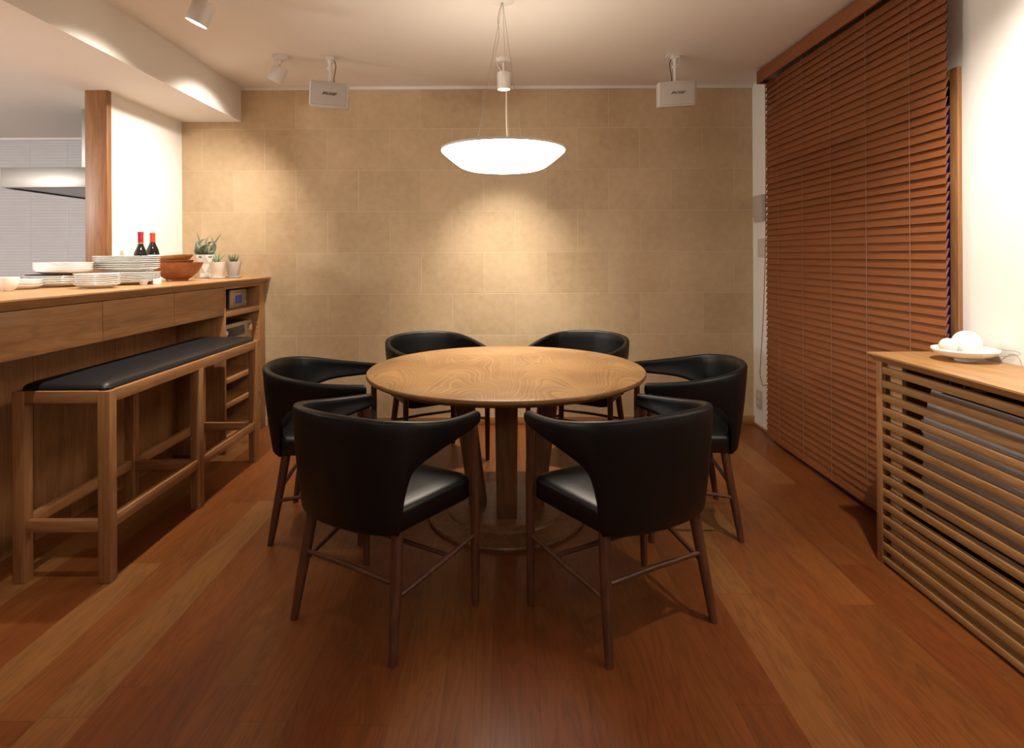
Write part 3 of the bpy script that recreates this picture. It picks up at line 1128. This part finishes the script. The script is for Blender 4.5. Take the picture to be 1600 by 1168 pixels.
ac = thing('heater_unit', 'grey ribbed floor air conditioner behind the oak slats of the cabinet', 'air conditioner', (0, 0, 0))
prof = [(1.757, .235), (1.530, .235), (1.514, .250), (1.511, .300)]
z = .300
while z < .560:
    prof += [(1.511, z + .004), (1.516, z + .010), (1.518, z + .030), (1.511, z + .042)]
    z += .0433
prof += [(1.511, .575), (1.518, .590), (1.519, .610), (1.524, .614), (1.527, .640), (1.531, .644), (1.536, .672), (1.548, .710), (1.757, .710)]
bm = B()
extrude_poly(bm, prof, lambda p: (p[0], 1.30, p[1]), lambda p: (p[0], 2.115, p[1]))
obj('body', bm, 'ac_grey', ac, smooth=20)
bm = B()
box(bm, 1.535, 1.75, 1.36, 2.05, .7095, .7115)
for i in range(10):
    box(bm, 1.545, 1.547, 1.36 + i * .07, 1.42 + i * .07, .694, .700)
obj('air_outlet', bm, 'ac_dark', ac)
obj('louver', box(B(), 1.5075, 1.5125, 1.33, 2.09, .578, .586, .001), 'ac_dark', ac)
bm = B()
box(bm, 1.509, 1.514, 1.33, 2.09, .252, .258)
box(bm, 1.509, 1.514, 1.33, 2.09, .268, .274)
box(bm, 1.509, 1.514, 1.33, 2.09, .284, .290)
obj('air_inlet', bm, 'ac_dark', ac)
obj('foot', box(B(), 1.56, 1.75, 1.33, 2.08, .0, .236), 'ac_dark', ac)

# white bowl with balls
bw = obj('bowl', lathe(B(), [(0, 0), (.032, 0), (.034, .004), (.032, .008), (.060, .014), (.092, .026), (.105, .040), (.104, .045), (.101, .044), (.088, .031), (.055, .018), (.03, .014), (0, .014)], 64, sy=0.92), 'white_china', loc=(1.658, 2.10, .815))
tag(bw, 'shallow white bowl on a small foot standing on the slatted cabinet', 'bowl')
bm = B()
bmesh.ops.create_uvsphere(bm, u_segments=40, v_segments=24, radius=.046)
o = obj('ornament_ball', bm, 'white_china', loc=(1.664, 2.10, .8775))
tag(o, 'larger smooth white ball resting in the white bowl', 'ornament', 'white balls in the bowl')
bm = B()
bmesh.ops.create_uvsphere(bm, u_segments=30, v_segments=20, radius=.0285)
for f in list(bm.faces):
    pass
o = obj('ornament_ball', bm, 'white_enamel', loc=(1.586, 2.085, .8705))
tag(o, 'smaller white ball at the left rim of the white bowl', 'ornament', 'white balls in the bowl')
bm = B()
pts = []
for k in range(41):
    a = R(-140 + 280 * k / 40)
    pts.append((.110 * math.cos(a) * .75, .075 * math.sin(a), .004 * math.cos(a)))
tube(bm, pts, .0008, 6)
o = obj('wire_loop', bm, 'wire_grey', loc=(1.682, 2.02, .858))
tag(o, 'thin dark wire loop lying on the rim of the white bowl', 'wire')

# ------------------------------------------------------------------ kitchen
hd = thing('range_hood', 'stainless steel range hood with box duct in the kitchen behind the post', 'range hood', (0, 0, 0))
bm = B()
box(bm, -3.115, -2.44, 3.60, 3.615, 1.640, 1.762, 0.001)
box(bm, -3.115, -3.10, 3.615, 4.668, 1.640, 1.762, 0.001)
box(bm, -2.455, -2.44, 3.615, 4.668, 1.640, 1.762, 0.001)
box(bm, -3.10, -2.455, 3.615, 4.668, 1.750, 1.762)
obj('canopy', bm, 'stainless', hd)
bm = B()
box(bm, -3.112, -3.098, 3.64, 4.66, 1.636, 1.642)
box(bm, -3.10, -2.455, 3.617, 3.630, 1.637, 1.645)
obj('seal_strip', bm, 'black_metal', hd)
obj('filter_panel', box(B(), -3.10, -2.456, 3.63, 4.66, 1.645, 1.655), 'steel_duct', hd)
obj('duct', box(B(), -2.735, -2.45, 3.77, 4.3, 1.762, ZS - .001, 0.001), 'steel_duct', hd)

# ------------------------------------------------------------------ tableware
ZT = 1.06
ORD = ['', 'second', 'third', 'fourth', 'fifth', 'sixth', 'seventh', 'eighth', 'ninth', 'tenth', 'eleventh']


def plate_mesh(r, h, foot=0.55):
    bm = B()
    t = 0.003
    lathe(bm, [(0, .0015), (r * foot - .004, .0015), (r * foot - .003, 0), (r * foot, 0), (r * foot + .002, .003), (r * .72, .0045), (r * .97, h - .003), (r, h - .001), (r * .995, h), (r * .96, h), (r * .70, .0045 + t), (0, .0045 + t)], 56)
    return bm


def deep_mesh(r, h):
    bm = B()
    lathe(bm, [(0, .002), (r * .60, .002), (r * .62, 0), (r * .66, 0), (r * .80, .006), (r * .95, h * .5), (r, h), (r * .985, h + .001), (r * .93, h * .5), (r * .75, .010), (0, .008)], 56)
    return bm


def stack(name, mesh, x, y, z, n, dz, where, cat, group, mat='white_china'):
    first = None
    for k in range(n):
        if first is None:
            o = first = obj(name, mesh, mat)
        else:
            o = first.copy()
            COL.objects.link(o)
        o.location = (x + random.uniform(-.001, .001), y + random.uniform(-.001, .001), z + k * dz)
        o.rotation_euler = (0, 0, random.uniform(0, 6))
        j = n - 1 - k
        pos = 'topmost' if j == 0 else ('bottom one' if k == 0 else ORD[j] + ' from the top')
        tag(o, where + ', ' + pos, cat, group)
    return z + (n - 1) * dz


random.seed(2)
PA = (-2.01, 3.10)
stack('dinner_plate', plate_mesh(.155, .022), PA[0], PA[1], ZT + .0002, 6, .0085, 'large plate in the lowest set of the tall stack', 'plate', 'large plates at the foot of the tall stack')
stack('dinner_plate', plate_mesh(.155, .022), PA[0], PA[1], ZT + .068, 3, .010, 'large plate in the middle set of the tall stack', 'plate', 'large plates in the middle of the tall stack')
stack('dinner_plate', plate_mesh(.155, .022), PA[0], PA[1], ZT + .100, 4, .0095, 'large plate in the upper set of the tall stack', 'plate', 'large plates at the top of the tall stack')
PB = (-1.905, 2.72)
stack('side_plate', plate_mesh(.092, .022, .62), PB[0], PB[1], ZT + .0002, 6, .0092, 'small plate in the low stack nearest the counter edge', 'plate', 'small plates near the counter edge')
PD = (-2.215, 2.87)
zt = stack('plate', plate_mesh(.125, .024, .6), PD[0], PD[1], ZT + .0002, 4, .0105, 'cream white plate under the stacked deep dishes', 'plate', 'cream plates under the deep dishes')
bm = B()
lathe(bm, [(0, 0), (.070, 0), (.118, .002), (.124, .005), (.118, .006), (.070, .004), (0, .004)], 48)
o = obj('dark_plate', bm, 'dark_tray', loc=(PD[0] + .004, PD[1], zt + .0245))
tag(o, 'thin dark brown lacquer plate between the cream plates and the deep dishes', 'plate')
stack('deep_dish', deep_mesh(.122, .026), PD[0] + .034, PD[1] + .01, zt + .0310, 4, .0098, 'deep white dish stacked over the dark plate', 'dish', 'deep dishes over the dark plate')
PF = (-2.33, 2.78)
# pieces at the left edge of the frame
stack('small_plate', plate_mesh(.076, .020, .6), -2.205, 2.66, ZT + .0002, 3, .0125, 'small bluish white plate between the white cup and the cream plates', 'plate', 'small plates behind the cup', 'white_china')
bm = B()
lathe(bm, [(0, 0), (.020, 0), (.022, .004), (.033, .016), (.041, .036), (.043, .060), (.041, .060), (.038, .036), (.030, .018), (0, .010)], 40)
o = obj('tea_cup', bm, 'white_china', loc=(-2.135, 2.50, ZT + .0002))
tag(o, 'white round cup at the left edge of the counter', 'cup')
bm = B()
lathe(bm, [(0, 0), (.014, 0), (.020, .020), (.0205, .026), (.018, .026), (.013, .006), (0, .006)], 28)
o = obj('sauce_cup', bm, 'grey_ceramic', loc=(-1.862, 3.10, ZT + .0002))
o.location = (-1.845, 2.975, ZT + .0002)
tag(o, 'tiny pale cup on the counter right of the tall plate stack', 'cup')
bm = B()
box(bm, -.018, .018, -.018, .018, 0, .030, .003)
o = obj('butter_cube', bm, 'white_china', loc=(-1.835, 3.075, ZT), rot=(0, 0, .5))
o.name = 'salt_box'
tag(o, 'small white square pot between the tiny cup and the wooden bowl', 'pot')

# wooden bowls
bm = B()
lathe(bm, [(0, .002), (.054, .002), (.056, 0), (.060, 0), (.060, .010), (.088, .028), (.118, .058), (.138, .098), (.143, .112), (.139, .112), (.112, .062), (.08, .034), (.04, .016), (0, .014)], 64)
o = obj('wooden_bowl', bm, 'bowl_wood', loc=(-1.985, 3.53, ZT + .0002))
tag(o, 'large reddish wooden bowl standing on the counter right of the plates', 'bowl', 'nested wooden bowls')
for k, (lab, dx, mat, tilt) in enumerate((('small wooden bowl nested in the large bowl, lower of two', 0, 'bowl_wood', 1.0), ('pale wooden bowl tilted on top of the nested bowls', .002, 'bowl_wood_light', -5.0))):
    bm = B()
    lathe(bm, [(0, .0), (.045, 0), (.080, .014), (.098, .034), (.100, .042), (.096, .042), (.076, .022), (.04, .010), (0, .008)], 56)
    o = obj('wooden_bowl', bm, mat, loc=(-1.997 + dx, 3.53, ZT + .086 + k * .026), rot=(0, R(tilt), 0))
    tag(o, lab, 'bowl', 'nested wooden bowls')


# wine bottles
def bottle(x, y, foil, label, lab_mat, shoulder):
    t = thing('wine_bottle', label, 'bottle', (x, y, ZT), group='wine bottles behind the plates')
    bm = B()
    s = shoulder
    lathe(bm, [(0, .004), (.030, 0), (.037, .004), (.0375, .02), (.0375, s), (.034, s + .025), (.022, s + .052), (.0155, s + .070), (.014, .290), (0, .290)], 40)
    obj('glass_body', bm, 'green_glass', t)
    bm = B()
    lathe(bm, [(.0150, .228), (.0155, .229), (.0152, .280), (.0165, .281), (.0165, .295), (.013, .297), (0, .297)], 32)
    obj('foil', bm, foil, t)
    bm = B()
    lathe(bm, [(.0157, .224), (.0160, .225), (.0158, .232), (.0154, .232)], 32)
    obj('foil_band', bm, 'foil_gold', t)
    bm = B()
    lathe(bm, [(.0377, .06), (.0380, .061), (.0380, lab_mat), (.0377, lab_mat + .001)], 40)
    obj('paper_label', bm, 'label_white', t)


bottle(-2.187, 3.50, 'foil_red', 'dark wine bottle with purple red foil, left of the pair behind the plates', .125, .148)
bottle(-2.200, 3.64, 'foil_orange', 'dark wine bottle with orange red foil and white label, right of the pair', .158, .165)


# potted plants
def pot(name, label, x, y, rt, rb, h, mat, facet=False):
    t = thing(name, label, 'plant', (x, y, ZT))
    bm = B()
    lathe(bm, [(0, 0), (rb + .010, 0), (rb + .016, .004), (rb + .018, .012), (rb + .014, .012), (rb + .010, .006), (0, .005)], 40)
    obj('saucer', bm, mat, t)
    bm = B()
    prof = [(0, .006), (rb - .003, .006), (rb, .009), (rt, h), (rt - .005, h), (rt - .010, h - .02), (0, h - .02)]
    if facet:
        # diamond-faceted body: octagonal rings turned against each other
        seg = 6
        rings = []
        for r, z, off in ((rb, .006, 0), (rb * 1.12, h * .22, .5), ((rt + rb) / 2 * 1.02, h * .60, 0), (rt, h, .5), (rt - .006, h, .5), (rt - .01, h - .02, .5)):
            rings.append([bm.verts.new((r * math.cos(2 * PI * (i + off) / seg + .35), r * math.sin(2 * PI * (i + off) / seg + .35), z)) for i in range(seg)])
        offs = [0, .5, 0, .5, .5, .5]
        for q_ in range(len(rings) - 1):
            a, b = rings[q_], rings[q_ + 1]
            for i in range(seg):
                j = (i + 1) % seg
                if offs[q_] == offs[q_ + 1]:
                    bm.faces.new((a[i], a[j], b[j], b[i]))
                elif offs[q_] < offs[q_ + 1]:
                    bm.faces.new((a[i], a[j], b[i]))
                    bm.faces.new((a[j], b[j], b[i]))
                else:
                    bm.faces.new((a[i], a[j], b[j]))
                    bm.faces.new((a[i], b[j], b[i]))
        bm.faces.new(rings[0][::-1])
        bm.faces.new(rings[-1])
        obj('pot', bm, mat, t, smooth=0)
    else:
        lathe(bm, prof, 44)
        obj('pot', bm, mat, t)
    bm = B()
    lathe(bm, [(0, h - .012), (rt - .009, h - .012), (rt - .009, h - .019), (0, h - .019)], 30)
    obj('soil', bm, 'soil', t)
    return t


LW = 1.0


def leaf(bm, base, pts, w0, flat=0.35):
    """fleshy tapering leaf along pts"""
    P = catmull([base] + pts, 5)
    n = len(P)
    rads = []
    for i in range(n):
        u = i / (n - 1)
        rads.append(max(.0006, w0 * LW * (1 - u) ** 0.75 * (0.75 + 0.6 * u if u < .3 else .93)))
    tube(bm, P, rads, 8)


random.seed(11)
t = pot('potted_aloe', 'largest potted plant with twisted grey-green aloe leaves in a faceted white pot', -2.045, 3.99, .070, .040, .160, 'white_ceramic', True)
bm = B()
H = .150
LW = 1.35
leaf(bm, (-.01, 0, H), [(-.03, -.02, H + .05), (-.045, 0, H + .10), (-.062, 0, H + .165)], .011)
leaf(bm, (.02, 0, H), [(.045, -.01, H + .06), (.065, 0, H + .10), (.105, 0, H + .155)], .010)
leaf(bm, (0, 0, H), [(-.02, -.03, H + .04), (-.035, -.04, H + .06), (-.04, -.035, H + .09), (-.01, -.02, H + .11)], .020)
leaf(bm, (0, 0, H), [(-.05, 0, H + .03), (-.065, 0, H + .07), (-.04, 0, H + .105), (.0, 0, H + .118)], .012)
leaf(bm, (.01, 0, H), [(.05, 0, H + .03), (.063, 0, H + .07), (.055, -.01, H + .10), (.03, 0, H + .14)], .010)
leaf(bm, (.0, -.01, H), [(.02, -.04, H + .03), (.03, -.045, H + .06), (.02, -.04, H + .10), (.035, -.03, H + .135)], .012)
leaf(bm, (-.02, 0, H), [(-.06, -.01, H + .02), (-.07, 0, H + .045), (-.058, 0, H + .08), (-.02, 0, H + .10)], .012)
leaf(bm, (.0, 0, H), [(.01, -.03, H + .04), (-.005, -.05, H + .06), (.03, -.05, H + .075), (.06, -.03, H + .065)], .013)
leaf(bm, (.01, 0, H), [(.04, -.03, H + .02), (.06, -.02, H + .03), (.062, -.01, H + .005)], .013)
leaf(bm, (.0, .02, H), [(-.03, .03, H + .04), (.0, .04, H + .09), (.03, .03, H + .10)], .014)
obj('leaves', bm, 'aloe_green', t, smooth=60)
LW = 1.15
t = pot('potted_agave', 'small potted agave with pale green spiky leaves in a white pot, between the other two', -1.925, 3.90, .050, .033, .110, 'white_ceramic')
bm = B()
for k in range(22):
    a = 2 * PI * k / 22 + random.uniform(-.2, .2)
    s = random.uniform(.35, 1.0)
    r = .066 * s
    h = .095 * (1.15 - .6 * s)
    leaf(bm, (0, 0, .092), [(r * .4 * math.cos(a), r * .4 * math.sin(a), .092 + h * .5), (r * math.cos(a), r * math.sin(a), .092 + h)], .0048)
obj('leaves', bm, 'agave_green', t, smooth=60)
t = pot('potted_succulent', 'small dark green succulent in a grey pot, nearest the end of the counter', -1.868, 4.01, .052, .034, .112, 'grey_ceramic')
bm = B()
for k in range(12):
    a = 2 * PI * k / 12 + random.uniform(-.2, .2)
    s = random.uniform(.3, 1.0)
    r = .060 * s
    h = .078 * (1.1 - .5 * s)
    leaf(bm, (0, 0, .096), [(r * .55 * math.cos(a), r * .55 * math.sin(a), .096 + h * .4), (r * math.cos(a), r * math.sin(a), .096 + h)], .0065)
obj('leaves', bm, 'dark_green', t, smooth=60)
